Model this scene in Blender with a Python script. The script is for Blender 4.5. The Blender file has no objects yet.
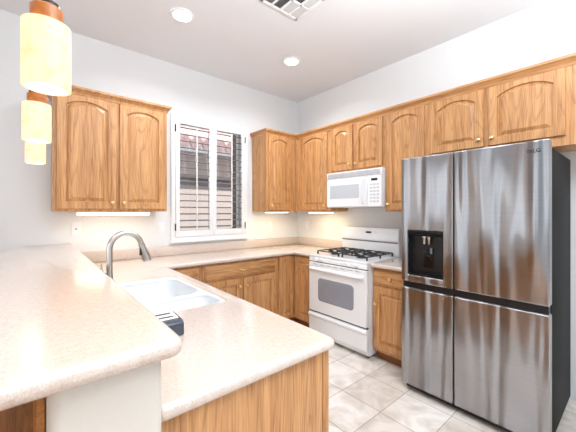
import bpy, bmesh, math, random
from mathutils import Matrix, Vector
random.seed(4)
SC = bpy.context.scene
COL = SC.collection
PI = math.pi

def lin(r, g, b):
    f = lambda c: (c/255)/12.92 if c/255 <= .04045 else (((c/255)+.055)/1.055)**2.4
    return (f(r), f(g), f(b), 1)

# ------------------------------------------------------------------ camera
cam_d = bpy.data.cameras.new('camera')
cam = bpy.data.objects.new('camera', cam_d); COL.objects.link(cam)
cam.location = (-3.05, -3.38, 1.39)
cam.rotation_euler = (PI/2, 0, -math.radians(40.25))
cam_d.sensor_width = 36; cam_d.lens = 302/576*36
cam_d.shift_y = -4.5/576
cam_d.clip_start = .02
SC.camera = cam

# ------------------------------------------------------------------ world, exposure, big lights
W = bpy.data.worlds.new('world'); SC.world = W; W.use_nodes = True
bg = W.node_tree.nodes['Background']
bg.inputs[0].default_value = (.86, .93, 1, 1); bg.inputs[1].default_value = .8
vs = SC.view_settings
vs.view_transform = 'Standard'; vs.look = 'None'; vs.exposure = 0.20; vs.gamma = 1.0; vs.use_curve_mapping = False

def area(name, loc, rot, sx, sy, power, col=(1, 1, 1), shape='RECTANGLE', spread=None):
    d = bpy.data.lights.new(name, 'AREA'); d.shape = shape; d.size = sx
    if shape in ('RECTANGLE', 'ELLIPSE'): d.size_y = sy
    d.energy = power; d.color = col
    if spread: d.spread = math.radians(spread)
    o = bpy.data.objects.new(name, d); COL.objects.link(o)
    o.location = loc; o.rotation_euler = rot
    return o
# unseen fill lamp added behind and left of the camera
area('rear_fill', (-5.6, -5.6, 1.6), (math.radians(86), 0, math.radians(-40)), 2.6, 2.2, 24, (.87, .935, 1))
area('ceiling_bounce_fill', (-2.1, -3.5, 2.2), (PI, 0, 0), 1.0, 1.0, 120, (.92, .965, 1))  # added upward fill lamp, bounced off the ceiling to light the tops
area('left_fill', (-6.2, -1.6, 1.7), (math.radians(90), 0, math.radians(-90)), 1.0, 1.8, 20, (.87, .935, 1))  # added fill lamp at the left, also brightens bands in the refrigerator

sun_d = bpy.data.lights.new('sun', 'SUN'); sun_d.energy = 5; sun_d.angle = .01; sun_d.color = (1, .96, .9)
sun = bpy.data.objects.new('sun', sun_d); COL.objects.link(sun); sun.rotation_euler = (math.radians(32), 0, math.radians(-12)); sun.location = (0, -3, 9)

# ------------------------------------------------------------------ materials
def mat(name):
    m = bpy.data.materials.new(name); m.use_nodes = True
    return m, m.node_tree.nodes, m.node_tree.links, m.node_tree.nodes['Principled BSDF']

def plain(name, col, rough=.5, metal=0, noise=.03, scale=40, bump=0, spec=.5, coat=0):
    m, N, L, P = mat(name)
    tc = N.new('ShaderNodeTexCoord'); nz = N.new('ShaderNodeTexNoise'); nz.inputs['Scale'].default_value = scale
    nz.inputs['Detail'].default_value = 4
    L.new(tc.outputs['Object'], nz.inputs['Vector'])
    rp = N.new('ShaderNodeValToRGB')
    c = Vector(col[:3])
    rp.color_ramp.elements[0].color = (*(c*(1-noise)), 1); rp.color_ramp.elements[1].color = (*[min(1, v*(1+noise)) for v in c], 1)
    rp.color_ramp.elements[0].position = .3; rp.color_ramp.elements[1].position = .7
    L.new(nz.outputs['Fac'], rp.inputs[0]); L.new(rp.outputs[0], P.inputs['Base Color'])
    P.inputs['Roughness'].default_value = rough; P.inputs['Metallic'].default_value = metal
    P.inputs['Specular IOR Level'].default_value = spec
    P.inputs['Coat Weight'].default_value = coat
    if bump:
        b = N.new('ShaderNodeBump'); b.inputs['Strength'].default_value = bump; b.inputs['Distance'].default_value = .004
        L.new(nz.outputs['Fac'], b.inputs['Height']); L.new(b.outputs[0], P.inputs['Normal'])
    return m

def oak(name, axis, c_light, c_dark, seed=0):
    m, N, L, P = mat(name)
    tc = N.new('ShaderNodeTexCoord'); oi = N.new('ShaderNodeObjectInfo')
    mul = N.new('ShaderNodeMath'); mul.operation = 'MULTIPLY'; mul.inputs[1].default_value = 17.3
    L.new(oi.outputs['Random'], mul.inputs[0])
    add = N.new('ShaderNodeVectorMath'); add.operation = 'ADD'
    L.new(tc.outputs['Object'], add.inputs[0]); L.new(mul.outputs[0], add.inputs[1])
    def stretched(k, scale, detail):
        mp = N.new('ShaderNodeMapping'); s = [1, 1, 1]; s['xyz'.index(axis)] = k
        mp.inputs['Scale'].default_value = s
        L.new(add.outputs[0], mp.inputs['Vector'])
        nz = N.new('ShaderNodeTexNoise'); nz.inputs['Scale'].default_value = scale; nz.inputs['Detail'].default_value = detail
        L.new(mp.outputs[0], nz.inputs['Vector'])
        return nz.outputs['Fac']
    rings = stretched(.11, 5.0, 1.5)
    r1 = N.new('ShaderNodeMath'); r1.operation = 'MULTIPLY'; r1.inputs[1].default_value = 24
    L.new(rings, r1.inputs[0])
    fr = N.new('ShaderNodeMath'); fr.operation = 'FRACT'; L.new(r1.outputs[0], fr.inputs[0])
    fine = stretched(.035, 190, 4)
    med = stretched(.05, 28, 3)
    rp = N.new('ShaderNodeValToRGB')
    e = rp.color_ramp.elements
    e[0].position = 0; e[0].color = c_dark; e[1].position = .35; e[1].color = c_light
    n = e.new(1.0); n.color = tuple(a*.75+b*.25 for a, b in zip(c_light, c_dark))
    L.new(fr.outputs[0], rp.inputs[0])
    rp2 = N.new('ShaderNodeValToRGB')
    rp2.color_ramp.elements[0].position = .36; rp2.color_ramp.elements[0].color = c_dark
    rp2.color_ramp.elements[1].position = .58; rp2.color_ramp.elements[1].color = c_light
    mixf = N.new('ShaderNodeMath'); mixf.operation = 'MULTIPLY_ADD'; mixf.inputs[1].default_value = .5
    h = N.new('ShaderNodeMath'); h.operation = 'MULTIPLY'; h.inputs[1].default_value = .5; L.new(med, h.inputs[0])
    L.new(fine, mixf.inputs[0]); L.new(h.outputs[0], mixf.inputs[2]); L.new(mixf.outputs[0], rp2.inputs[0])
    mx = N.new('ShaderNodeMix'); mx.data_type = 'RGBA'; mx.inputs['Factor'].default_value = .62
    L.new(rp.outputs[0], mx.inputs['A']); L.new(rp2.outputs[0], mx.inputs['B'])
    L.new(mx.outputs['Result'], P.inputs['Base Color'])
    P.inputs['Roughness'].default_value = .36
    b = N.new('ShaderNodeBump'); b.inputs['Strength'].default_value = .08; b.inputs['Distance'].default_value = .002
    L.new(fine, b.inputs['Height']); L.new(b.outputs[0], P.inputs['Normal'])
    return m

def emis(name, col, strength):
    m, N, L, P = mat(name)
    P.inputs['Base Color'].default_value = (.8, .8, .8, 1)
    P.inputs['Emission Color'].default_value = col; P.inputs['Emission Strength'].default_value = strength
    return m

OL, OD = lin(214, 162, 108), lin(146, 90, 44)
M = {}
M['oak_z'] = oak('oak_vertical_grain', 'z', OL, OD)
M['oak_x'] = oak('oak_horizontal_grain', 'x', OL, OD)
M['oak_y'] = oak('oak_lengthwise_grain', 'y', OL, OD)
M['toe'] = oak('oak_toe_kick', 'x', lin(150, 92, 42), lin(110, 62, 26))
M['wall'] = plain('painted_wall', lin(226, 228, 229), .75, noise=.012, scale=90, bump=.05)
M['ceil'] = plain('painted_ceiling', lin(226, 228, 232), .85, noise=.012, scale=90, bump=.06)
M['cream'] = plain('cream_paint', lin(216, 211, 201), .6, noise=.012, scale=90, bump=.05)
M['trimw'] = plain('white_trim_paint', lin(238, 239, 240), .4, noise=.008)
M['white'] = plain('white_enamel', lin(240, 241, 243), .18, noise=.006, coat=.3)
M['whitep'] = plain('white_plastic', lin(234, 235, 238), .32, noise=.006)
M['sink'] = plain('white_sink_composite', lin(236, 240, 244), .22, noise=.006)
M['nickel'] = plain('brushed_nickel', lin(200, 196, 190), .26, 1, noise=.05, scale=120)
M['brass'] = plain('polished_brass', lin(240, 214, 158), .3, 1, noise=.03)
M['black'] = plain('black_plastic', lin(24, 24, 26), .35, noise=.1)
M['cast'] = plain('black_cast_iron', lin(38, 42, 48), .45, noise=.15, scale=200)
M['charcoal'] = plain('charcoal_painted_steel', lin(12, 12, 12), .6, noise=.05, spec=.15)
M['blackgl'] = plain('black_gloss', lin(12, 12, 13), .08, noise=.05)
M['grey'] = plain('grey_plastic', lin(120, 122, 126), .4, noise=.04)
M['logo'] = plain('logo_grey', lin(48, 50, 54), .4, noise=.02)
M['ovenglass'] = plain('grey_oven_glass', lin(146, 150, 158), .12, noise=.04, scale=8)
M['mwglass'] = plain('pale_microwave_screen', lin(196, 202, 208), .2, noise=.05, scale=220)
M['slate'] = plain('dark_blue_grey_plastic', lin(58, 68, 82), .2, noise=.08, scale=30, coat=.4)
M['amber'] = plain('amber_glazed_collar', lin(176, 104, 34), .2, noise=.2, scale=60, coat=.5)
M['bronze'] = plain('dark_bronze', lin(44, 38, 34), .35, .8, noise=.1)
M['undercab'] = emis('under_cabinet_tube', lin(255, 236, 205), 5)
M['canlens'] = emis('downlight_lens', lin(250, 250, 255), 22)
M['bulb'] = emis('bulb_glow', lin(255, 226, 170), 12)
M['stucco'] = plain('neighbour_stucco', lin(194, 180, 174), .9, noise=.05, scale=30, bump=.2)
M['darkwood'] = plain('dark_brown_timber', lin(92, 78, 68), .7, noise=.12, scale=20)
M['darkband'] = plain('dark_grey_board', lin(84, 80, 84), .7, noise=.1, scale=20)
M['rooftile'] = plain('pale_pink_roof_tile', lin(222, 188, 186), .8, noise=.18, scale=14, bump=.3)
M['grey_white'] = plain('grey_white_vane', lin(206, 206, 206), .5, noise=.02)
M['louver'] = plain('backlit_louver_grey', lin(128, 124, 126), .45, noise=.03)  # slats are white; their backlit shade is put into this grey
M['ventdark'] = plain('vent_interior', lin(58, 56, 54), .8, noise=.1)

def counter_mat():
    m, N, L, P = mat('speckled_beige_solid_surface')
    tc = N.new('ShaderNodeTexCoord')
    def nz(s, d):
        n = N.new('ShaderNodeTexNoise'); n.inputs['Scale'].default_value = s; n.inputs['Detail'].default_value = d
        L.new(tc.outputs['Object'], n.inputs['Vector']); return n.outputs['Fac']
    a, b = nz(260, 4), nz(60, 3)
    rp = N.new('ShaderNodeValToRGB'); e = rp.color_ramp.elements
    e[0].position = .34; e[0].color = lin(192, 172, 157); e[1].position = .62; e[1].color = lin(226, 213, 203)
    L.new(a, rp.inputs[0])
    rp2 = N.new('ShaderNodeValToRGB'); e = rp2.color_ramp.elements
    e[0].position = .3; e[0].color = lin(206, 188, 175); e[1].position = .7; e[1].color = lin(226, 213, 203)
    L.new(b, rp2.inputs[0])
    mx = N.new('ShaderNodeMix'); mx.data_type = 'RGBA'; mx.inputs['Factor'].default_value = .5
    L.new(rp.outputs[0], mx.inputs['A']); L.new(rp2.outputs[0], mx.inputs['B'])
    L.new(mx.outputs['Result'], P.inputs['Base Color']); P.inputs['Roughness'].default_value = .24; P.inputs['Coat Weight'].default_value = .9; P.inputs['Coat Roughness'].default_value = .16
    return m
M['counter'] = counter_mat()

def steel_mat():
    m, N, L, P = mat('brushed_stainless_steel')
    tc = N.new('ShaderNodeTexCoord')
    mp = N.new('ShaderNodeMapping'); mp.inputs["Scale"].default_value = (5.0, 1, .34)
    L.new(tc.outputs['Object'], mp.inputs['Vector'])
    n1 = N.new('ShaderNodeTexNoise'); n1.inputs['Scale'].default_value = 1.6; n1.inputs['Detail'].default_value = 1.0; n1.inputs['Distortion'].default_value = .5
    L.new(mp.outputs[0], n1.inputs['Vector'])
    b = N.new('ShaderNodeBump'); b.inputs['Strength'].default_value = 1.0; b.inputs["Distance"].default_value = .12
    L.new(n1.outputs['Fac'], b.inputs['Height'])
    L.new(b.outputs[0], P.inputs['Normal'])
    mp2 = N.new('ShaderNodeMapping'); mp2.inputs['Scale'].default_value = (4, 4, 700)
    L.new(tc.outputs['Object'], mp2.inputs['Vector'])
    n2 = N.new('ShaderNodeTexNoise'); n2.inputs['Scale'].default_value = 1; L.new(mp2.outputs[0], n2.inputs['Vector'])
    rp = N.new('ShaderNodeValToRGB'); rp.color_ramp.elements[0].color = lin(152, 152, 154); rp.color_ramp.elements[1].color = lin(182, 182, 185)
    L.new(n2.outputs['Fac'], rp.inputs[0]); L.new(rp.outputs[0], P.inputs['Base Color'])
    P.inputs['Metallic'].default_value = 1; P.inputs['Roughness'].default_value = .28
    P.inputs['Anisotropic'].default_value = .95
    tg = N.new('ShaderNodeTangent'); tg.direction_type = 'RADIAL'; tg.axis = 'Z'; L.new(tg.outputs[0], P.inputs['Tangent'])
    return m
M['steel'] = steel_mat()

def tile_mat():
    m, N, L, P = mat('beige_floor_tile')
    tc = N.new('ShaderNodeTexCoord'); mp = N.new('ShaderNodeMapping')
    mp.inputs['Location'].default_value = (.875+.336*30, 1.86+.336*30, 0)
    L.new(tc.outputs['Object'], mp.inputs['Vector'])
    br = N.new('ShaderNodeTexBrick'); br.offset = 0; br.squash = 1
    br.inputs['Scale'].default_value = 1; br.inputs['Brick Width'].default_value = .336; br.inputs['Row Height'].default_value = .336
    br.inputs['Mortar Size'].default_value = .0028; br.inputs['Mortar Smooth'].default_value = .1
    br.inputs['Color1'].default_value = lin(218, 209, 200); br.inputs['Color2'].default_value = lin(238, 233, 227)
    br.inputs['Mortar'].default_value = lin(166, 157, 148)
    L.new(mp.outputs[0], br.inputs['Vector'])
    nz = N.new('ShaderNodeTexNoise'); nz.inputs['Scale'].default_value = 5; nz.inputs['Detail'].default_value = 7; nz.inputs['Distortion'].default_value = 1.2
    L.new(tc.outputs['Object'], nz.inputs['Vector'])
    rp = N.new('ShaderNodeValToRGB'); rp.color_ramp.elements[0].position = .36; rp.color_ramp.elements[0].color = (.66, .61, .55, 1)
    rp.color_ramp.elements[1].position = .6; rp.color_ramp.elements[1].color = (1, 1, 1, 1)
    L.new(nz.outputs['Fac'], rp.inputs[0])
    mx = N.new('ShaderNodeMix'); mx.data_type = 'RGBA'; mx.blend_type = 'MULTIPLY'; mx.inputs['Factor'].default_value = .7
    L.new(br.outputs['Color'], mx.inputs['A']); L.new(rp.outputs[0], mx.inputs['B'])
    L.new(mx.outputs['Result'], P.inputs['Base Color']); P.inputs['Roughness'].default_value = .35
    b = N.new('ShaderNodeBump'); b.inputs['Strength'].default_value = .4; b.inputs['Distance'].default_value = .003; b.invert = True
    L.new(br.outputs['Fac'], b.inputs['Height']); L.new(b.outputs[0], P.inputs['Normal'])
    return m
M['tile'] = tile_mat()

def alabaster():
    m, N, L, P = mat('glowing_alabaster_shade')
    tc = N.new('ShaderNodeTexCoord')
    nz = N.new('ShaderNodeTexNoise'); nz.inputs['Scale'].default_value = 14; nz.inputs['Detail'].default_value = 5; nz.inputs['Distortion'].default_value = 1.5
    L.new(tc.outputs['Object'], nz.inputs['Vector'])
    rp = N.new('ShaderNodeValToRGB'); e = rp.color_ramp.elements
    e[0].position = .3; e[0].color = lin(240, 196, 136); e[1].position = .5; e[1].color = lin(252, 226, 186)
    L.new(nz.outputs['Fac'], rp.inputs[0])
    P.inputs['Base Color'].default_value = lin(196, 168, 128); L.new(rp.outputs[0], P.inputs['Emission Color'])
    P.inputs['Emission Strength'].default_value = .75
    P.inputs['Roughness'].default_value = .35
    return m
M['shade'] = alabaster()

def glass_mat():
    m, N, L, P = mat('window_glass')
    N.remove(P); out = N['Material Output']
    t = N.new('ShaderNodeBsdfTransparent'); g = N.new('ShaderNodeBsdfGlossy'); g.inputs['Roughness'].default_value = .02
    fr = N.new('ShaderNodeFresnel'); fr.inputs['IOR'].default_value = 1.45
    mx = N.new('ShaderNodeMixShader'); L.new(fr.outputs[0], mx.inputs[0]); L.new(t.outputs[0], mx.inputs[1]); L.new(g.outputs[0], mx.inputs[2])
    L.new(mx.outputs[0], out.inputs['Surface'])
    return m
M['glass'] = glass_mat()
M['parquet'] = oak('brown_wood_floor', 'y', lin(178, 116, 52), lin(108, 62, 24))

# ------------------------------------------------------------------ mesh helpers
def new_bm(): return bmesh.new()

def box(bm, x0, x1, y0, y1, z0, z1, bev=0, seg=2):
    b = bmesh.new()
    bmesh.ops.create_cube(b, size=1)
    for v in b.verts:
        v.co = ((x0+x1)/2+v.co.x*(x1-x0), (y0+y1)/2+v.co.y*(y1-y0), (z0+z1)/2+v.co.z*(z1-z0))
    if bev: bmesh.ops.bevel(b, geom=b.edges[:], offset=bev, segments=seg, profile=.5, affect='EDGES')
    merge(bm, b)

def merge(bm, b, mtx=None):
    me = bpy.data.meshes.new('tmp'); b.to_mesh(me); b.free()
    if mtx is not None: me.transform(mtx)
    bm.from_mesh(me); bpy.data.meshes.remove(me)

def lathe(bm, prof, seg=24, mtx=None):
    b = bmesh.new(); rings = []
    for r, z in prof:
        if r < 1e-6: rings.append([b.verts.new((0, 0, z))])
        else: rings.append([b.verts.new((r*math.cos(2*PI*i/seg), r*math.sin(2*PI*i/seg), z)) for i in range(seg)])
    for A, B in zip(rings, rings[1:]):
        for i in range(seg):
            j = (i+1) % seg
            q = [A[i % len(A)], A[j % len(A)], B[j % len(B)], B[i % len(B)]]
            q2 = []
            for v in q:
                if v not in q2: q2.append(v)
            if len(q2) > 2: b.faces.new(q2)
    bmesh.ops.recalc_face_normals(b, faces=b.faces)
    merge(bm, b, mtx)

def tube(bm, pts, rad, seg=12, cap=True):
    b = bmesh.new(); pts = [Vector(p) for p in pts]; rings = []
    rads = rad if isinstance(rad, (list, tuple)) else [rad]*len(pts)
    up = None
    for i, p in enumerate(pts):
        t = (pts[min(i+1, len(pts)-1)]-pts[max(i-1, 0)]).normalized()
        if up is None:
            up = Vector((0, 0, 1)) if abs(t.z) < .9 else Vector((0, 1, 0))
        u = (up-t*up.dot(t)).normalized(); up = u; w = t.cross(u)
        rings.append([b.verts.new(p+(u*math.cos(2*PI*k/seg)+w*math.sin(2*PI*k/seg))*rads[i]) for k in range(seg)])
    for A, B in zip(rings, rings[1:]):
        for k in range(seg): b.faces.new([A[k], A[(k+1) % seg], B[(k+1) % seg], B[k]])
    if cap: b.faces.new(rings[0][::-1]); b.faces.new(rings[-1])
    bmesh.ops.recalc_face_normals(b, faces=b.faces)
    merge(bm, b)

def prism(bm, poly, axis, a0, a1, bev=0):
    """poly: 2D points in the plane normal to axis; extruded from a0 to a1"""
    b = bmesh.new()
    def mk(p, a):
        if axis == 'x': return (a, p[0], p[1])
        if axis == 'y': return (p[0], a, p[1])
        return (p[0], p[1], a)
    A = [b.verts.new(mk(p, a0)) for p in poly]; B = [b.verts.new(mk(p, a1)) for p in poly]
    b.faces.new(A); b.faces.new(B[::-1])
    for i in range(len(poly)):
        j = (i+1) % len(poly); b.faces.new([A[i], B[i], B[j], A[j]])
    bmesh.ops.recalc_face_normals(b, faces=b.faces)
    if bev: bmesh.ops.bevel(b, geom=b.edges[:], offset=bev, segments=2, profile=.5, affect='EDGES')
    merge(bm, b)

def rrect(x0, x1, y0, y1, r, n=6):
    pts = []
    for cx, cy, a in ((x1-r, y0+r, -PI/2), (x1-r, y1-r, 0), (x0+r, y1-r, PI/2), (x0+r, y0+r, PI)):
        for i in range(n+1):
            t = a+PI/2*i/n; pts.append((cx+r*math.cos(t), cy+r*math.sin(t)))
    return pts

def rounded(poly, radii, n=6):
    out = []; k = len(poly)
    for i, p in enumerate(poly):
        r = radii[i]
        p = Vector(p)
        if r <= 0: out.append(tuple(p)); continue
        a = (Vector(poly[i-1])-p).normalized(); c = (Vector(poly[(i+1) % k])-p).normalized()
        half = math.acos(max(-1, min(1, a.dot(c))))/2
        d = r/math.tan(half); cen = p+(a+c).normalized()*(r/math.sin(half))
        s = p+a*d; e = p+c*d
        a0 = math.atan2(*(s-cen).yx); a1 = math.atan2(*(e-cen).yx)
        da = (a1-a0+PI) % (2*PI)-PI
        for j in range(n+1):
            t = a0+da*j/n; out.append((cen.x+r*math.cos(t), cen.y+r*math.sin(t)))
    return out

def plate(bm, outer, holes, z0, z1, r, mtx=None, res=3):
    """slab with rounded edges and optional holes, outlines in XY"""
    cu = bpy.data.curves.new('tmp', 'CURVE'); cu.dimensions = '2D'; cu.fill_mode = 'BOTH'
    cu.extrude = max((z1-z0)/2-r, 1e-5); cu.bevel_depth = r; cu.bevel_resolution = res; cu.offset = -r
    for pl in [outer]+holes:
        sp = cu.splines.new('POLY'); sp.points.add(len(pl)-1); sp.use_cyclic_u = True
        for q, p in zip(sp.points, pl): q.co = (p[0], p[1], 0, 1)
    o = bpy.data.objects.new('tmp', cu); COL.objects.link(o)
    dg = bpy.context.evaluated_depsgraph_get()
    me = bpy.data.meshes.new_from_object(o.evaluated_get(dg))
    T = Matrix.Translation((0, 0, (z0+z1)/2))
    me.transform(mtx @ T if mtx is not None else T)
    me.materials.clear()
    n0 = len(bm.faces)
    bm.from_mesh(me)
    bm.faces.ensure_lookup_table()
    for f in bm.faces[n0:]: f.material_index = 0
    bpy.data.objects.remove(o); bpy.data.curves.remove(cu); bpy.data.meshes.remove(me)
    bmesh.ops.remove_doubles(bm, verts=bm.verts[:], dist=1e-5)

# maps an outline drawn as (local x, local z) with depth z to front-facing (toward -y): (u,v,w) -> (u, -w, v)
FRONT = Matrix(((1, 0, 0, 0), (0, 0, -1, 0), (0, 1, 0, 0), (0, 0, 0, 1)))

def text(bm, s, size, mtx, depth=.0008, bold=False):
    cu = bpy.data.curves.new('tmp', 'FONT'); cu.body = s; cu.size = size; cu.extrude = depth
    if bold: cu.offset = size*.02
    o = bpy.data.objects.new('tmp', cu); COL.objects.link(o)
    dg = bpy.context.evaluated_depsgraph_get()
    me = bpy.data.meshes.new_from_object(o.evaluated_get(dg)); me.transform(mtx); me.materials.clear()
    bm.from_mesh(me)
    bpy.data.objects.remove(o); bpy.data.curves.remove(cu); bpy.data.meshes.remove(me)

def obj(name, bm, m, parent=None, loc=(0, 0, 0), rz=0, smooth=True, angle=35):
    me = bpy.data.meshes.new(name)
    bmesh.ops.recalc_face_normals(bm, faces=bm.faces)
    bm.to_mesh(me); bm.free()
    me.materials.append(m)
    if smooth:
        for p in me.polygons: p.use_smooth = True
        me.set_sharp_from_angle(angle=math.radians(angle))
    o = bpy.data.objects.new(name, me); COL.objects.link(o)
    o.location = loc; o.rotation_euler = (0, 0, rz)
    if parent: o.parent = parent
    return o

def tag(o, label, cat, group=None):
    o['label'] = label; o['category'] = cat
    if group: o['group'] = group
    return o

def thing(name, label, cat, loc=(0, 0, 0), rz=0, group=None):
    o = bpy.data.objects.new(name, None); COL.objects.link(o); o.empty_display_size = .1
    o.location = loc; o.rotation_euler = (0, 0, rz)
    return tag(o, label, cat, group)

def struct(name, bm, m, smooth=False, parent=None):
    o = obj(name, bm, m, smooth=smooth, parent=parent)
    if not parent: o['kind'] = 'structure'
    return o

def one(fn, *a, **k):
    b = new_bm(); fn(b, *a, **k); return b

# ------------------------------------------------------------------ the setting
ZC = 3.03
struct('floor', one(box, -3.03, .12, -6.6, .12, -.1, 0), M['tile'])
b = new_bm(); box(b, -6.7, -3.03, -6.6, .12, -.1, 0); struct('floor_dining', b, M['parquet'])
struct('ceiling', one(box, -6.7, .12, -6.6, .12, ZC, ZC+.1), M['ceil'])
b = new_bm()
WX0, WX1, WZ0, WZ1 = -1.84, -.952, 1.10, 2.435
box(b, -6.7, WX0, 0, .12, 0, ZC); box(b, WX1, .12, 0, .12, 0, ZC)
box(b, WX0, WX1, 0, .12, 0, WZ0); box(b, WX0, WX1, 0, .12, WZ1, ZC)
struct('wall_back', b, M['wall'])
struct('wall_right', one(box, 0, .12, -6.6, 0, 0, ZC), M['wall'])
b = new_bm()
box(b, -6.7, -6.6, -6.6, -2.7, 0, ZC); box(b, -6.7, -6.6, -.5, 0, 0, ZC); box(b, -6.7, -6.6, -2.7, -.5, 2.6, ZC); box(b, -6.7, -6.6, -2.7, -.5, 0, .8)
struct('wall_left', b, M['wall'])
b = new_bm(); plate(b, rounded([(-3.03, -2.677), (-2.822, -2.677), (-2.822, -.001), (-3.03, -.001)], [.025, .025, 0, 0]), [], 0, 1.060, .0008)
struct('wall_half', b, M['cream'], smooth=True)
b = new_bm(); box(b, -3.046, -3.031, -2.65, -.03, .002, 1.055, .003)
struct('trim_1', b, M['parquet'])
b = new_bm(); prism(b, [(-.001, 0), (-.016, 0), (-.016, .085), (-.006, .095), (-.001, .095)], 'y', -6.6, -3.06)
struct('baseboard_right', b, M['trimw'])
b = new_bm(); prism(b, [(-.001, 0), (-.016, 0), (-.016, .085), (-.006, .095), (-.001, .095)], 'x', -4.515, -3.24)
struct('baseboard_back', b, M['trimw'])

b = new_bm(); box(b, -5.72, -5.62, -.028, -.001, 0, 2.2, .004); box(b, -4.62, -4.52, -.028, -.001, 0, 2.2, .004); box(b, -5.72, -4.52, -.030, -.001, 2.1, 2.2, .004)
struct('added_door_casing', b, M['trimw'])  # unseen casing, added with the door for the refrigerator reflections
b = new_bm(); box(b, -5.618, -4.622, -.022, -.002, .005, 2.098, .003)
for zz0, zz1 in ((.2, .95), (1.08, 1.95)):
    for xx in (-5.5, -5.07): box(b, xx, xx+.36, -.030, -.021, zz0, zz1, .006)
d1 = struct('added_door', b, M['oak_z'])  # unseen door, added to give the refrigerator brown reflected bands
b = new_bm(); lathe(b, [(0, 0), (.028, 0), (.026, .01), (.012, .014), (.012, .035), (.028, .045), (.03, .06), (.02, .072), (0, .074)], 20, Matrix.Translation((-4.69, -.022, 1.0)) @ Matrix.Rotation(PI/2, 4, 'X'))
obj('added_door_knob', b, M['brass'], d1)

# ------------------------------------------------------------------ window and shutters
b = new_bm()
box(b, WX0, WX1, .05, .11, WZ0, WZ0+.04); box(b, WX0, WX1, .05, .11, WZ1-.04, WZ1)
box(b, WX0, WX0+.04, .05, .11, WZ0+.04, WZ1-.04); box(b, WX1-.04, WX1, .05, .11, WZ0+.04, WZ1-.04)
w1 = struct('window_1', b, M['trimw'])
obj('pane', one(box, WX0+.04, WX1-.04, .078, .084, WZ0+.04, WZ1-.04), M['glass'], w1, smooth=False)
sh = thing('window_shutter', 'white plantation shutter with two louvered panels filling the kitchen window', 'shutter', (-1.888, -.002, 1.053))
SW, SH = .983, 1.427
b = new_bm()
fo = .045
box(b, 0, SW, -.03, 0, 0, .05, .004); box(b, 0, SW, -.03, 0, SH-fo, SH, .004)
box(b, 0, fo, -.03, 0, .05, SH-fo, .004); box(b, SW-fo, SW, -.03, 0, .05, SH-fo, .004)
box(b, -.008, SW+.008, -.04, 0, -.012, .012, .004)
obj('outer_frame', b, M['trimw'], sh)
for k in (0, 1):
    x0 = fo+.002 if k == 0 else SW/2+.001; x1 = SW/2-.001 if k == 0 else SW-fo-.002
    b = new_bm(); z0, z1 = .052, SH-fo-.002
    st = .047; lz0, lz1 = z0+.07, z1-.06
    box(b, x0, x0+st, -.035, -.005, z0, z1, .003); box(b, x1-st, x1, -.035, -.005, z0, z1, .003)
    box(b, x0+st, x1-st, -.035, -.005, z0, lz0, .002); box(b, x0+st, x1-st, -.035, -.005, lz1, z1, .002)
    pn = obj('shutter_panel', b, M['trimw'], sh)
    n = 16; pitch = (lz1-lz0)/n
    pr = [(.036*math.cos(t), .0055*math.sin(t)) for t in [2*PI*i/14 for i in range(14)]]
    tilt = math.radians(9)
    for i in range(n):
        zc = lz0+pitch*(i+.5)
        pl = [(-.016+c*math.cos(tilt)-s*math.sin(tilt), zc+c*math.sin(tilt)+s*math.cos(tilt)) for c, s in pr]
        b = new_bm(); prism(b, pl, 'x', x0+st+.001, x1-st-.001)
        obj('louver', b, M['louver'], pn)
    xm = (x0+x1)/2+(.012 if k == 0 else .02)
    obj('tilt_rod', one(box, xm-.007, xm+.007, -.062, -.05, lz0+.02, lz1-.02, .003), M['trimw'], pn)
    for zz in (z0+.11, z1-.12):
        xh = x0-.004 if k == 0 else x1+.004
        obj('hinge', one(box, xh-.006, xh+.006, -.04, -.028, zz-.04, zz+.04, .002), M['bronze'], pn)

# outside the window
nb = thing('neighbouring_house', 'neighbouring house with beige stucco wall seen through the shutter louvers', 'house', (1, 3.2, 0))
obj('stucco_wall', one(box, -6, 6, 0, .2, -1, 2.95), M['stucco'], nb)
obj('dark_band', one(box, -6, 6, -.06, 0, 1.98, 2.14, .005), M['darkband'], nb)
b = new_bm()
for i in range(44):
    x = -6+i*.27
    tube(b, [(x, -.5, 2.84), (x, 1.5, 3.7)], .13, 10)
obj('tiled_roof', b, M['rooftile'], nb)
obj('fascia', one(box, -6, 6, -.4, -.36, 2.66, 2.8, .004), M['trimw'], nb)
po = thing('porch_post', 'dark brown timber post outside behind the right shutter panel', 'post', (-.30, 1.05, 0))
obj('shaft', one(box, -.15, .15, -.13, .13, 0, 3.0, .01), M['darkwood'], po)
obj('base', one(box, -.16, .16, -.16, .16, -.3, .25, .01), M['darkwood'], po)

# ------------------------------------------------------------------ cabinets
def door_loops(w, h, m, rise, y, n=8, na=16, sh=.0):
    """outline inset by m, arched on top by rise"""
    pts = []
    x0, x1, z0 = m, w-m, m
    zt = h-m-rise+(.022 if rise else 0)
    for i in range(n): pts.append((x0+(x1-x0)*i/n, z0))
    for i in range(n): pts.append((x1, z0+(zt-z0)*i/n))
    for i in range(na+1):
        t = i/na; x = x1+(x0-x1)*t
        z = zt+rise*(1-(2*t-1)**2)**.85 if rise else zt
        pts.append((x, z))
    for i in range(1, n): pts.append((x0, zt+(z0-zt)*i/n))
    return [Vector((p[0], y, p[1])) for p in pts]

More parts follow.
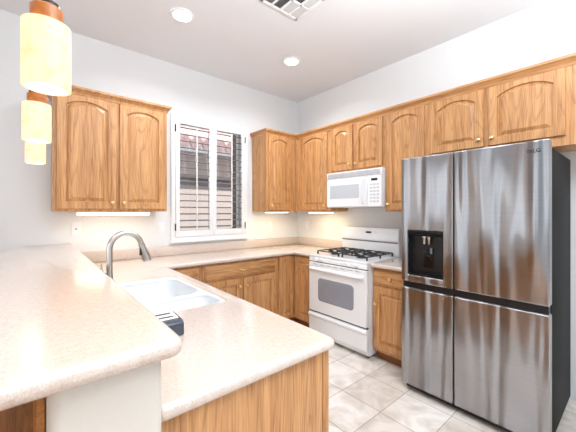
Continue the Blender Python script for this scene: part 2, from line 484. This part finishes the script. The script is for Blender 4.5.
def panel_door(w, h, rise=0, fr=.06, th=.021):
    b = new_bm()
    L = [door_loops(w, h, 0, 0, 0), door_loops(w, h, 0, 0, -th+.004), door_loops(w, h, .004, 0, -th),
         door_loops(w, h, fr, rise, -th), door_loops(w, h, fr+.0025, rise, -th+.014), door_loops(w, h, fr+.010, rise, -th+.0145),
         door_loops(w, h, fr+.034, rise*.92, -th+.003), door_loops(w, h, fr+.036, rise*.92, -th+.002)]
    R = [[b.verts.new(p) for p in l] for l in L]
    k = len(R[0])
    for A, B in zip(R, R[1:]):
        for i in range(k):
            j = (i+1) % k; b.faces.new([A[i], A[j], B[j], B[i]])
    b.faces.new(R[-1]); b.faces.new(R[0][::-1])
    return b

def knob_bm():
    b = new_bm()
    lathe(b, [(0, 0), (.009, 0), (.007, .006), (.006, .012), (.0135, .018), (.016, .023), (.013, .030), (.006, .034), (0, .0345)], 16, Matrix.Rotation(PI/2, 4, 'X'))
    return b

def pull_bm():
    b = new_bm()
    tube(b, [(-.042, 0, 0), (-.04, -.014, 0), (-.03, -.024, -.003), (-.012, -.027, -.008), (.012, -.027, -.008), (.03, -.024, -.003), (.04, -.014, 0), (.042, 0, 0)], [.006, .0055, .005, .006, .006, .005, .0055, .006], 10)
    lathe(b, [(0, 0), (.01, 0), (.008, .004), (0, .005)], 12, Matrix.Translation((-.042, 0, 0)) @ Matrix.Rotation(PI/2, 4, 'X'))
    lathe(b, [(0, 0), (.01, 0), (.008, .004), (0, .005)], 12, Matrix.Translation((.042, 0, 0)) @ Matrix.Rotation(PI/2, 4, 'X'))
    return b

def add_door(root, x, z, w, h, rise, knob, y=-.0005):
    d = obj('door', panel_door(w, h, rise), M['oak_z'], root, (x, y, z), angle=20)
    if knob:
        kx, kz = knob
        obj('knob', knob_bm(), M['brass'], d, (kx, -.02, kz))
    return d

def add_drawer(root, x, z, w, h, handle='pull'):
    b = new_bm()
    box(b, 0, w, -.013, 0, 0, h, .003); prism(b, [(.012, .012), (w-.012, .012), (w-.012, h-.012), (.012, h-.012)], 'y', -.02, -.012, .004)
    d = obj('drawer', b, M['oak_x'], root, (x, -.0005, z))
    if handle == 'pull': obj('handle', pull_bm(), M['brass'], d, (w/2, -.02, h/2+.004))
    if handle == 'knob': obj('knob', knob_bm(), M['brass'], d, (w/2, -.02, h/2))
    return d

UZ, UH = 1.39, 1.0
def upper(label, loc, rz, w, depth, doors, z0=UZ, group='oak wall cabinets'):
    r = thing('wall_cabinet', label, 'cabinet', (loc[0], loc[1], z0), rz, group)
    H = UZ+UH-z0
    b = new_bm(); box(b, 0, w, 0, depth, .0, H)
    obj('body', b, M['oak_z'], r)
    for (x0, x1, zz0, side) in doors:
        dw = x1-x0; dh = 2.355-zz0
        kx = dw-.03 if side == 'R' else .03
        add_door(r, x0, zz0-z0, dw, dh, .05 if dw > .38 else .04, (kx, .055))
    return r

# back wall, left of the window: local x = world x + 2.925
upper('double-door oak wall cabinet between the pendant lamps and the window', (-2.925, -.32), 0, .892, .315,
      [(.022, .444, 1.412, 'R'), (.474, .872, 1.412, 'L')])
# right of the window
upper('narrow oak wall cabinet on the window wall beside the corner', (-.816, -.32), 0, .494, .315, [(.03, .385, 1.412, 'L')])
# right wall, local x = -(y) offsets
upper('single-door oak wall cabinet between corner and microwave on the right wall', (-.32, -.325), -PI/2, .628, .315, [(.10, .575, 1.412, 'R')])
upper('short double-door oak wall cabinet directly above the white microwave', (-.32, -.9545), -PI/2, .7295, .315, [(-.9545+.97, .322, 1.862, 'R'), (.352, .70, 1.862, 'L')], z0=1.842)
upper('tall single-door oak wall cabinet between the microwave and the refrigerator', (-.32, -1.685), -PI/2, .43, .315, [(.018, .402, 1.405, 'L')])
upper('wide double-door oak wall cabinet above the stainless refrigerator', (-.32, -2.116), -PI/2, 1.09, .315, [(.03, .443, 1.90, 'R'), (.474, .922, 1.90, 'L')], z0=1.835)

def crown(path, label):
    prof = [(.0005, 2.3905), (-.0, 2.3905), (.0, 2.36), (.006, 2.36), (.011, 2.378), (.016, 2.382), (.03, 2.402), (.036, 2.406), (.036, 2.424), (.0005, 2.424)]
    prof = [(.0008+max(o, 0), z) for o, z in prof[2:]]
    b = new_bm(); rings = []; P = [Vector(p) for p in path]
    for i, p in enumerate(P):
        nn = []
        if i > 0: d = (P[i]-P[i-1]).normalized(); nn.append(Vector((d.y, -d.x)))
        if i < len(P)-1: d = (P[i+1]-P[i]).normalized(); nn.append(Vector((d.y, -d.x)))
        m = nn[0] if len(nn) == 1 else (nn[0]+nn[1])/(1+nn[0].dot(nn[1]))
        rings.append([b.verts.new((p.x+m.x*o, p.y+m.y*o, z)) for o, z in prof])
    k = len(prof)
    for A, B in zip(rings, rings[1:]):
        for i in range(k):
            j = (i+1) % k; b.faces.new([A[i], A[j], B[j], B[i]])
    b.faces.new(rings[0]); b.faces.new(rings[-1][::-1])
    return tag(obj('crown_molding', b, M['oak_y'], angle=25), label, 'molding', 'oak crown moldings')
crown([(-2.925, -.004), (-2.925, -.32), (-2.033, -.32), (-2.033, -.004)], 'short oak crown molding along the cabinet left of the window')
crown([(-.816, -.004), (-.816, -.32), (-.32, -.32), (-.32, -3.206), (-.004, -3.206)], 'long oak crown molding along the cabinets from the corner to above the refrigerator')

BT = .871
def base_cab(label, loc, rz, w, depth=.58, toe=.09, group='oak base cabinets'):
    r = thing('base_cabinet', label, 'cabinet', loc, rz, group)
    obj('body', one(box, 0, w, 0, depth, toe, BT), M['oak_z'], r)
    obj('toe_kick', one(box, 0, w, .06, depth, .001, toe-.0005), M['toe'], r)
    return r
FY = -.595
r = base_cab('oak base cabinet with one drawer in the inner corner of the peninsula', (-2.155, FY, 0), 0, .345)
add_drawer(r, .03, .70, .30, .15, 'knob'); add_door(r, .03, .11, .30, .57, 0, (.27, .5))
r = base_cab('oak base cabinet with wide drawer over two doors below the window', (-1.809, FY, 0), 0, .94)
add_drawer(r, .045, .70, .865, .15, 'pull'); add_door(r, .045, .11, .41, .575, 0, (.38, .49)); add_door(r, .485, .11, .425, .575, 0, (.03, .49))
# corner base
r = thing('base_cabinet', 'oak corner base cabinet with two narrow doors left of the stove', 'cabinet', (-.868, FY, 0), 0, 'oak base cabinets')
b = new_bm(); prism(b, [(0, 0), (.273, 0), (.273, -.355), (.855, -.355), (.855, .58), (0, .58)], 'z', .09, BT); obj('body', b, M['oak_z'], r)
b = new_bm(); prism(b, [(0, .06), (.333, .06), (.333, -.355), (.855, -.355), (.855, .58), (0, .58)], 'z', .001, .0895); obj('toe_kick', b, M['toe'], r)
add_door(r, .02, .11, .228, .745, 0, None)
d = obj('door', panel_door(.285, .745, 0), M['oak_z'], r, (.2725, -.03, .11), -PI/2, angle=20)
obj('knob', knob_bm(), M['brass'], d, (.255, -.02, .66))
r = base_cab('oak base cabinet with a drawer between the stove and the refrigerator', (-.595, -1.722, 0), -PI/2, .405)
add_drawer(r, .02, .715, .36, .14, 'knob'); add_door(r, .02, .12, .36, .575, 0, (.03, .42))
# peninsula base, faces +x
r = thing('peninsula_cabinet', 'oak peninsula cabinet under the sink counter with a plain end panel', 'cabinet', (-2.198, -2.603, 0), PI/2)
PW = 1.943
b = new_bm(); box(b, .016, PW, 0, .012, .09, BT); box(b, .016, PW, .012, .618, .09, .11); box(b, .016, PW, .610, .618, .11, BT); box(b, .016, .03, .012, .610, .11, BT); box(b, PW-.014, PW, .012, .610, .11, BT)
obj('body', b, M['oak_z'], r)
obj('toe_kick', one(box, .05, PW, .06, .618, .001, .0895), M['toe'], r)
b = new_bm(); box(b, 0, .0155, .026, .619, .001, BT, .001); obj('end_panel', b, M['oak_z'], r)
b = new_bm(); box(b, -.004, .0155, -.006, .0255, .001, BT, .003); obj('corner_strip', b, M['oak_z'], r)
for i in range(4):
    add_door(r, .05+i*.47, .11, .44, .57, 0, (.41 if i % 2 == 0 else .03, .5)); add_drawer(r, .05+i*.47, .70, .44, .145, 'pull')

# ------------------------------------------------------------------ worktops
CT = .91; C0 = .8715
HX0, HX1, HY0, HY1 = -2.665, -2.232, -1.915, -1.115
ct = thing('countertop', 'beige speckled countertop running along the peninsula and window wall to the stove', 'countertop', (-2.18, -.65, CT))
def rel(pl, o): return [(p[0]-o[0], p[1]-o[1]) for p in pl]
outer = rounded([(-2.821, -2.627), (-2.166, -2.627), (-2.150, -.645), (-.65, -.645), (-.65, -.9535), (-.002, -.9535), (-.002, -.002), (-2.821, -.002)], [.019, .026, .024, .035, .019, 0, 0, 0])
hole = rounded([(HX0, HY0), (HX1, HY0), (HX1, HY1), (HX0, HY1)], [.05]*4)
b = new_bm(); plate(b, rel(outer, (-2.18, -.65)), [rel(hole, (-2.18, -.65))], C0-CT, 0, .0175, res=5)
obj('worktop', b, M['counter'], ct)
b = new_bm()
box(b, -2.79+2.18, -.003+2.18, -.022+.65, -.003+.65, .0005, .102, .004)
obj('backsplash', b, M['counter'], ct)
b = new_bm(); box(b, -.022+2.18, -.003+2.18, -.9535+.65, -.0225+.65, .0005, .102, .004)
obj('backsplash', b, M['counter'], ct)
c2 = thing('countertop', 'small beige countertop section between the stove and the refrigerator', 'countertop', (-.33, -1.92, CT))
b = new_bm(); plate(b, rel(rounded([(-.65, -2.128), (-.002, -2.128), (-.002, -1.7205), (-.65, -1.7205)], [.019, 0, 0, .019]), (-.33, -1.92)), [], C0-CT, 0, .0175, res=5)
obj('worktop', b, M['counter'], c2)
obj('backsplash', one(box, .308, .327, -.208, .1985, .0005, .102, .004), M['counter'], c2)
BZ = 1.102
bar = new_bm()
bo = [(-2.780, -2.706), (-2.776, -.003), (-3.08, -.003), (-3.125, -.05), (-3.178, -.3), (-3.225, -.55), (-3.34, -1.1), (-3.42, -1.6), (-3.44, -2.1), (-3.44, -2.716)]
bo = rounded(bo, [.035, 0, 0, .03, .1, .2, .2, .2, .2, .06])
plate(bar, rel(bo, (-2.93, -1.4)), [], 1.061-BZ, 0, .0195, res=5)
o = tag(obj('bar_top', bar, M['counter'], loc=(-2.93, -1.4, BZ)), 'raised beige speckled bar top on the half wall in the left foreground', 'countertop')

# sink
sk = thing('kitchen_sink', 'white double-bowl sink set into the peninsula counter', 'sink', (-2.45, -1.515, CT))
ox, oy = -2.45, -1.515
def R4(x0, x1, y0, y1, r): return rrect(x0-ox, x1-ox, y0-oy, y1-oy, r)
bw1 = (-2.648, -2.252, -1.635, -1.135, .07); bw2 = (-2.648, -2.252, -1.895, -1.675, .05)
b = new_bm(); plate(b, R4(HX0+.0005, HX1-.0005, HY0+.0005, HY1-.0005, .05), [R4(*bw1), R4(*bw2)], -.026, -.010, .004)
obj('rim', b, M['sink'], sk)
for bw, dep in ((bw1, .20), (bw2, .15)):
    b = new_bm(); x0, x1, y0, y1, rr = bw
    z_top = -.012; rings = []
    for ins, z in ((-.004, z_top-.004), (-.002, z_top-.02), (.012, z_top-dep+.04), (.025, z_top-dep+.012), (.05, z_top-dep), (.10, z_top-dep-.004)):
        ins2 = min(ins, (y1-y0)/2-.02)
        rings.append([b.verts.new((p[0], p[1], z)) for p in R4(x0+ins, x1-ins, y0+ins2, y1-ins2, max(rr-ins*.3, .01))])
    for A, B in zip(rings, rings[1:]):
        for i in range(len(A)):
            j = (i+1) % len(A); b.faces.new([A[i], A[j], B[j], B[i]])
    b.faces.new(rings[-1])
    bas = obj('basin', b, M['sink'], sk)
    b = new_bm(); lathe(b, [(0, .001), (.03, .001), (.042, .004), (.045, .002), (.045, -.004), (0, -.004)], 24, Matrix.Translation(((x0+x1)/2-ox, (y0+y1)/2-oy, z_top-dep-.0005)))
    obj('drain', b, M['nickel'], bas)

# faucet
fc = thing('faucet', 'brushed nickel gooseneck pull-down faucet standing behind the white sink', 'faucet', (-2.728, -1.49, CT))
b = new_bm(); lathe(b, [(0, 0.0005), (.028, .0005), (.028, .01), (.022, .018), (.0185, .03), (.018, .12), (.0165, .13), (0, .13)], 24); obj('base', b, M['nickel'], fc)
ang = math.radians(4); dx, dy = math.cos(ang), math.sin(ang)
R0 = .083; pts = [(0, 0, .12), (0, 0, .18), (0, 0, .24), (0, 0, .275)]
for i in range(1, 15):
    t = PI*i/14*.93; u = R0-R0*math.cos(t); pts.append((u*dx, u*dy, .275+R0*math.sin(t)))
b = new_bm(); tube(b, pts, .0155, 20); obj('spout', b, M['nickel'], fc)
e = Vector(pts[-1]); dr = (e-Vector(pts[-2])).normalized()
rot = Vector((0, 0, 1)).rotation_difference(dr).to_matrix().to_4x4()
b = new_bm(); lathe(b, [(0, -.004), (.0165, -.004), (.018, .004), (.0175, .02), (.026, .085), (.027, .098), (.024, .104), (0, .104)], 24, Matrix.Translation(e+dr*.006) @ rot)
hd = obj('spray_head', b, M['nickel'], fc)
b = new_bm(); box(b, -.007, .007, -.004, .004, -.024, .024, .003); hb = obj('spray_button', b, M['black'], hd)
hb.location = e+dr*.048+Vector((-.021*dx, -.021*dy-.004, 0)); hb.rotation_euler = (0, math.radians(6), math.radians(60))
b = new_bm(); tube(b, [(-.005, .0, .085), (-.035, -.008, .088)], .012, 14); tube(b, [(-.03, -.007, .088), (-.036, -.012, .125), (-.042, -.016, .195)], [.006, .0055, .004], 10)
obj('lever_handle', b, M['nickel'], fc)

# little dark appliance behind the bar
tp = thing('countertop_appliance', 'small dark blue-grey two-slot appliance behind the raised bar near the sink', 'appliance', (-2.683, -2.135, CT), math.radians(-4))
b = new_bm(); prof = [(-.085, .001), (.075, .001), (.085, .03), (.084, .038), (.074, .052), (.05, .058), (-.07, .058), (-.085, .05)]
prism(b, prof, 'x', -.10, .09, .006); obj('shell', b, M['slate'], tp)
b = new_bm(); box(b, -.09, .08, -.042, .06, .056, .0605, .002); top = obj('top_plate', b, M['whitep'], tp)
for yy in (-.02, .025): obj('slot', one(box, -.08, .065, yy-.008, yy+.008, .0606, .0612), M['black'], top)
obj('push_lever', one(box, .09, .106, -.02, .02, .028, .04, .003), M['grey'], tp)

# ------------------------------------------------------------------ stove
sv = thing('gas_stove', 'white freestanding gas stove with black burner grates and grey oven window', 'stove', (-.655, -.9565, 0), -PI/2)
SWD = .76
obj('body', one(box, .003, SWD-.003, .005, .635, .03, .895, .004), M['white'], sv)
for x in (.04, SWD-.04):
    for y in (.05, .58): obj('foot', one(lathe, [(0, .001), (.016, .001), (.014, .03), (0, .03)], 12, Matrix.Translation((x, y, 0))), M['black'], sv)
b = new_bm(); plate(b, rrect(0, SWD, -.025, .545, .012), [], .893, .917, .008)
ck = obj('cooktop', b, M['white'], sv)
b = new_bm(); prism(b, [(-.032, .846), (.004, .846), (.004, .8925), (-.02, .8925), (-.026, .888)], 'x', 0, SWD, .003)
cp = obj('control_panel', b, M['white'], sv)
for x in (.115, .19, .545, .635):
    b = new_bm(); lathe(b, [(0, 0), (.021, 0), (.02, .012), (.017, .02), (0, .022)], 20, Matrix.Translation((x, -.03, .869)) @ Matrix.Rotation(PI/2, 4, 'X'))
    box(b, x-.004, x+.004, -.058, -.05, .852, .886, .002)
    obj('burner_knob', b, M['whitep'], cp)
obj('vent_gap', one(box, .004, SWD-.004, -.02, .004, .8375, .8455), M['black'], sv)
b = new_bm(); plate(b, rrect(0, SWD, .302, .837, .014), [], 0, .036, .008, FRONT @ Matrix.Translation((0, 0, 0)))
od = obj('oven_door', b, M['white'], sv)
b = new_bm(); plate(b, rrect(.14, .615, .43, .675, .04), [], .0362, .0385, .001, FRONT); obj('oven_window', b, M['ovenglass'], od)
b = new_bm(); prism(b, [(-.036, .745), (-.056, .749), (-.066, .759), (-.065, .773), (-.054, .783), (-.036, .787)], 'x', .03, SWD-.03, .004)
obj('handle', b, M['white'], od)
for i in range(7):
    x = .07+i*.094; obj('vent_slot', one(box, x, x+.06, -.0375, -.0362, .815, .819), M['grey'], od, smooth=False)
for x in (.055, SWD-.055): obj('door_bolt', one(lathe, [(0, 0), (.013, 0), (.012, .003), (0, .004)], 16, Matrix.Translation((x, -.036, .69)) @ Matrix.Rotation(PI/2, 4, 'X')), M['whitep'], od)
obj('drawer_gap', one(box, .004, SWD-.004, -.018, .004, .290, .3015), M['black'], sv)
b = new_bm(); prism(b, [(0.004, .075), (-.03, .075), (-.034, .09), (-.034, .235), (-.05, .252), (-.05, .268), (-.036, .285), (.004, .289)], 'x', 0, SWD, .004)
obj('storage_drawer', b, M['white'], sv)
b = new_bm(); prism(b, [(.548, .918), (.534, .945), (.530, 1.04), (.538, 1.055), (.524, 1.07), (.535, 1.185), (.552, 1.207), (.60, 1.21), (.632, 1.19), (.635, .897), (.548, .897)], 'x', 0, SWD, .008)
bgd = obj('backguard', b, M['white'], sv)
obj('backguard_slot', one(box, .01, SWD-.01, .526, .56, 1.050, 1.0605, .001), M['grey'], bgd)
b = new_bm(); box(b, .355, .425, .5255, .54, 1.145, 1.165, .002); obj('clock_display', b, M['blackgl'], bgd)
for x in (.30, .335, .445, .48):
    for z in (1.142, 1.158): obj('clock_button', one(box, x, x+.022, .5275, .54, z, z+.010, .002), M['whitep'], bgd)
for gi, gx in enumerate((.055, .405)):
    b = new_bm(); gw, y0, y1, zt = .30, .05, .50, .958
    for yy in (y0, (y0+y1)/2, y1): box(b, gx, gx+gw, yy-.006, yy+.006, zt-.012, zt, .003)
    for xx in (gx, gx+gw): box(b, xx-.006, xx+.006, y0, y1, zt-.012, zt, .003)
    for cy in (.165, .385):
        box(b, gx+gw/2-.005, gx+gw/2+.005, cy-.11, cy-.03, zt-.01, zt+.004, .002); box(b, gx+gw/2-.005, gx+gw/2+.005, cy+.03, cy+.11, zt-.01, zt+.004, .002)
        box(b, gx, gx+gw/2-.035, cy-.005, cy+.005, zt-.01, zt+.004, .002); box(b, gx+gw/2+.035, gx+gw, cy-.005, cy+.005, zt-.01, zt+.004, .002)
    for xx in (gx, gx+gw):
        for yy in (y0, (y0+y1)/2, y1): box(b, xx-.007, xx+.007, yy-.007, yy+.007, .9175, zt-.005, .002)
    obj('grate', b, M['cast'], sv)
    for cy in (.165, .385):
        b = new_bm(); lathe(b, [(0, .9175), (.055, .9175), (.05, .922), (.034, .926), (.034, .938), (.036, .940), (.036, .946), (.03, .949), (0, .95)], 24, Matrix.Translation((gx+gw/2, cy, 0)))
        obj('burner', b, M['cast'], sv)

# ------------------------------------------------------------------ microwave
mw = thing('microwave', 'white over-the-range microwave mounted below the short cabinet', 'microwave', (-.37, -.9445, 1.436), -PI/2)
MW, MH = .739, .402
obj('body', one(box, 0, MW, .002, .365, 0, MH, .005), M['whitep'], mw)
b = new_bm(); box(b, 0, MW, -.015, .001, .325, MH-.004, .004)
vg = obj('vent_grille', b, M['whitep'], mw)
b = new_bm()
for i in range(5): box(b, .02, MW-.02, -.0165, -.0155, .335+i*.011, .339+i*.011)
obj('vent_slats', b, M['grey'], vg, smooth=False)
b = new_bm(); plate(b, rrect(.003, .565, .006, .322, .012), [], 0, .02, .006, FRONT)
dr_ = obj('door', b, M['white'], mw)
b = new_bm(); plate(b, rrect(.055, .465, .10, .25, .008), [], .0202, .0215, .0004, FRONT); obj('door_window', b, M['mwglass'], dr_)
b = new_bm(); tube(b, [(.525, -.02, .03), (.522, -.038, .05), (.515, -.046, .11), (.513, -.048, .165), (.515, -.046, .22), (.522, -.038, .28), (.525, -.02, .30)], .011, 12)
obj('handle', b, M['white'], dr_)
b = new_bm(); plate(b, rrect(.569, MW-.002, .006, .322, .01), [], 0, .018, .004, FRONT)
pn = obj('control_panel', b, M['white'], mw)
obj('display', one(box, .615, .69, -.0195, -.0182, .272, .296, .0005), M['blackgl'], pn)
for rr in range(6):
    for cc in range(3):
        obj('button', one(box, .60+cc*.04, .63+cc*.04, -.0195, -.0182, .05+rr*.035, .066+rr*.035, .0005), M['mwglass'], pn)

# ------------------------------------------------------------------ refrigerator
fr = thing('refrigerator', 'large stainless steel side-by-side refrigerator with a black water dispenser', 'refrigerator', (-.765, -2.139, 0), -PI/2)
FW = .897; XM = .386
obj('body', one(box, .006, FW-.004, .012, .70, .05, 1.765, .006), M['charcoal'], fr)
obj('seal', one(box, .012, FW-.012, 0, .0115, .06, 1.76), M['black'], fr)
obj('kick_grille', one(box, .02, FW-.02, -.02, .60, .012, .049, .004), M['black'], fr)
G = .008; Z1, Z2, Z3 = .055, .815, .85
def steel_door(name, x0, x1, z0, z1, holes=[]):
    b = new_bm(); plate(b, rrect(x0, x1, z0, z1, .01), holes, .001, .066, .009, FRONT, res=4)
    return obj(name, b, M['steel'], fr, angle=50)
hl = rrect(.057, .316, .905, 1.245, .006)
ld = steel_door('upper_left_door', .001, XM-G/2, Z3, 1.803, [hl])
rd = steel_door('upper_right_door', XM+G/2, FW, Z3, 1.803)
steel_door('lower_left_door', .001, XM-G/2, Z1, Z2-.012)
steel_door('lower_right_door', XM+G/2, FW, Z1, Z2-.012)
obj('grip_recess', one(box, .008, FW-.008, -.045, -.0005, Z2-.02, Z3+.008), M['black'], fr)
b = new_bm()
box(b, .058, .315, -.006, -.002, .906, 1.244)
box(b, .058, .063, -.064, -.006, .906, 1.244); box(b, .310, .315, -.064, -.006, .906, 1.244)
box(b, .063, .310, -.064, -.006, .906, .918); box(b, .063, .310, -.064, -.006, 1.236, 1.244)
dsp = obj('water_dispenser', b, M['black'], ld, smooth=False)
obj('dispenser_panel', one(box, .0635, .3095, -.069, -.03, 1.205, 1.2355, .002), M['charcoal'], dsp)
b = new_bm(); lathe(b, [(0, 0), (.010, 0), (.012, .04), (.018, .045), (.018, .06), (0, .06)], 16, Matrix.Translation((.17, -.035, 1.145)))
lathe(b, [(0, 0), (.008, 0), (.010, .03), (.014, .06), (0, .06)], 16, Matrix.Translation((.205, -.035, 1.145)))
obj('nozzle', b, M['nickel'], dsp)
obj('paddle', one(box, .155, .225, -.02, -.012, .97, 1.12, .003), M['blackgl'], dsp)
obj('drip_tray', one(box, .075, .30, -.062, -.012, .9185, .926, .002), M['charcoal'], dsp)
b = new_bm()
text(b, 'LG', .031, Matrix.Translation((.8195, -.0668, 1.732)) @ FRONT, bold=True)
lathe(b, [(.0095, 0), (.0115, 0), (.0115, .0012), (.0095, .0012), (.0095, 0)], 28, Matrix.Translation((.804, -.0664, 1.743)) @ FRONT)
box(b, .8030, .8046, -.0676, -.0664, 1.738, 1.748); box(b, .8046, .8085, -.0676, -.0664, 1.738, 1.7396)
box(b, .7985, .8008, -.0676, -.0664, 1.7445, 1.7468)
obj('logo', b, M['logo'], rd, smooth=False)
for x in (.05, FW-.05):
    b = new_bm(); box(b, x-.035, x+.035, -.05, .09, 1.7655, 1.79, .006); obj('hinge_cover', b, M['charcoal'], fr)
    obj('foot', one(lathe, [(0, .001), (.02, .001), (.018, .05), (0, .05)], 14, Matrix.Translation((x, .05, 0))), M['black'], fr)

# ------------------------------------------------------------------ wall plates
def wplate(kind, label, loc, rz):
    t = thing('outlet_plate' if kind == 'o' else ('light_switch' if kind == 's' else 'cable_jack'), label, 'outlet' if kind != 's' else 'switch', loc, rz)
    b = new_bm(); plate(b, rrect(-.037, .037, -.06, .06, .005), [], 0.001, .007, .0025, FRONT); obj('cover', b, M['whitep'], t)
    if kind == 'o':
        for z in (-.021, .021):
            b = new_bm(); plate(b, rrect(-.015, .015, z-.014, z+.014, .008), [], .0072, .0085, .0004, FRONT); s = obj('socket', b, M['whitep'], t)
            b = new_bm(); box(b, -.007, -.005, -.0092, -.0086, z-.005, z+.005); box(b, .005, .007, -.0092, -.0086, z-.005, z+.005); obj('slots', b, M['grey'], s, smooth=False)
    elif kind == 's':
        obj('rocker', one(box, -.017, .017, -.0105, -.0072, -.033, .033, .002), M['whitep'], t)
    else:
        b = new_bm(); lathe(b, [(0, 0), (.007, 0), (.006, .006), (0, .006)], 14, Matrix.Translation((0, -.0072, 0)) @ Matrix.Rotation(PI/2, 4, 'X')); obj('jack', b, M['black'], t)
wplate('j', 'white wall plate with a dark centre jack behind the far end of the bar', (-2.743, 0, 1.229), 0)
wplate('s', 'white rocker switch plate just left of the shuttered window', (-1.99, 0, 1.215), 0)
wplate('o', 'white outlet plate on the window wall below the cabinet beside the corner', (-.53, 0, 1.19), 0)
wplate('o', 'white outlet plate on the right wall nearest the corner', (0, -.22, 1.19), -PI/2)
wplate('o', 'white outlet plate on the right wall close to the stove', (0, -.60, 1.17), -PI/2)

# ------------------------------------------------------------------ lamps
def undercab(label, loc, rz, w, power, col, d=.07, th=.034):
    t = thing('under_cabinet_light', label, 'light', loc, rz)
    obj('housing', one(box, 0, w, 0, d, -.012, -.0005, .003), M['whitep'], t)
    obj('tube', one(box, .01, w-.01, .006, d-.006, -th, -.0125, min(.006, (th-.0125)*.4)), M['undercab'], t)
    a = area('under_cabinet_glow', (w/2, d/2, -th-.003), (0, 0, 0), w-.03, d*.7, power, col); a.parent = t
undercab('long glowing under-cabinet light below the double cabinet left of the window', (-2.765, -.26, 1.39), 0, 0.60, .8, (1, .86, .68))
undercab('small glowing under-cabinet light below the cabinet right of the window', (-.76, -.27, 1.39), 0, .36, .9, (1, .78, .45), th=.018)
undercab('glowing under-cabinet light below the cabinet left of the microwave', (-.27, -.50, 1.39), -PI/2, .40, 1.4, (1, .78, .42), th=.026)

def can(label, x, y):
    t = thing('recessed_downlight', label, 'ceiling light', (x, y, ZC), 0, 'recessed ceiling downlights')
    b = new_bm(); lathe(b, [(.068, -.001), (.098, -.001), (.096, -.008), (.074, -.012), (.068, -.004), (.068, -.001)], 32); obj('trim_ring', b, M['trimw'], t)
    b = new_bm(); lathe(b, [(0, -.0015), (.0675, -.0015), (.0675, -.006), (.05, -.009), (0, -.010)], 32); obj('lens', b, M['canlens'], t)
    a = area('downlight_glow', (0, 0, -.014), (0, 0, 0), .13, .13, 10, (.92, .96, 1), 'DISK', 150); a.parent = t
can('recessed ceiling light above the sink, nearer the pendants', -2.097, -.885)
can('recessed ceiling light near the room corner above the counter', -.895, -.893)

vt = thing('ceiling_vent', 'white rectangular ceiling air vent divided into louvered cells', 'vent', (-1.52, -1.625, ZC))
hx, hy = .178, .155
b = new_bm()
for q in (-1, 1):
    box(b, -hx-.012, hx+.012, q*hy-.012, q*hy+.012, -.014, -.001, .003); box(b, q*hx-.012, q*hx+.012, -hy-.012, hy+.012, -.014, -.001, .003)
box(b, -hx, hx, -.007, .007, -.014, -.001)
for q in (-1, 0, 1): box(b, q*hx/2-.007, q*hx/2+.007, -hy, hy, -.014, -.001)
obj('frame', b, M['trimw'], vt)
obj('duct', one(box, -hx, hx, -hy, hy, -.002, -.0008), M['ventdark'], vt, smooth=False)
for ci in range(4):
    for ri in (0, 1):
        x0 = -hx+ci*hx/2+.010; y0 = -hy+ri*hy+.010
        b = new_bm(); lean = .006 if ci >= 2 and not (ci == 2 and ri == 0) else -.006
        for i in range(5):
            c = x0+.010+i*.0142
            prism(b, [(c-lean, -.0025), (c-lean+.001, -.0025), (c+lean+.001, -.0135), (c+lean, -.0135)], 'y', y0, y0+hy-.020)
        obj('louver_bank', b, M['grey_white'], vt, smooth=False)

def pendant(label, x, y, z0):
    t = thing('pendant_lamp', label, 'pendant lamp', (x, y, z0), 0, 'pendant lamps over the bar')
    r, h = .05, .158
    b = new_bm()
    prof = [(r-.008, 0), (r, 0), (r+.0005, h*.3), (r+.0005, h*.7), (r, h), (r-.008, h)]
    lathe(b, prof+[(r-.008, h*.5), (r-.008, 0)], 40); s = obj('lamp_shade', b, M['shade'], t)
    b = new_bm(); lathe(b, [(0, .05), (.016, .052), (.024, .07), (.024, .085), (.014, .115), (.012, .15), (0, .15)], 18); obj('bulb', b, M['bulb'], t)
    b = new_bm(); lathe(b, [(.012, h-.006), (.034, h-.006), (.034, h+.040), (.031, h+.044), (.012, h+.044), (.012, h-.006)], 32); obj('collar', b, M['amber'], t)
    b = new_bm(); lathe(b, [(0, h+.0442), (.028, h+.0442), (.027, h+.054), (.012, h+.066), (.010, h+.085), (0, h+.088)], 28); obj('cap', b, M['bronze'], t)
    b = new_bm(); tube(b, [(0, 0, h+.07), (0, 0, ZC-z0-.02)], .004, 8); obj('stem', b, M['bronze'], t)
    b = new_bm(); lathe(b, [(0, ZC-z0-.022), (.045, ZC-z0-.02), (.06, ZC-z0-.004), (.06, ZC-z0-.0008), (0, ZC-z0-.0008)], 28); obj('canopy', b, M['bronze'], t)
    for zz, nm in ((.0, 'pendant_glow'),):
        d = bpy.data.lights.new(nm, 'POINT'); d.energy = 1.2; d.color = (1, .84, .62); d.shadow_soft_size = .03
        o = bpy.data.objects.new(nm, d); COL.objects.link(o); o.parent = t; o.location = (0, 0, .02)
pendant('glowing alabaster pendant lamp nearest the camera at upper left', -3.022, -2.41, 1.698)
pendant('middle one of the three glowing alabaster pendant lamps over the bar', -3.035, -1.68, 1.695)
pendant('farthest and lowest-looking of the three alabaster pendant lamps over the bar', -3.035, -.94, 1.69)
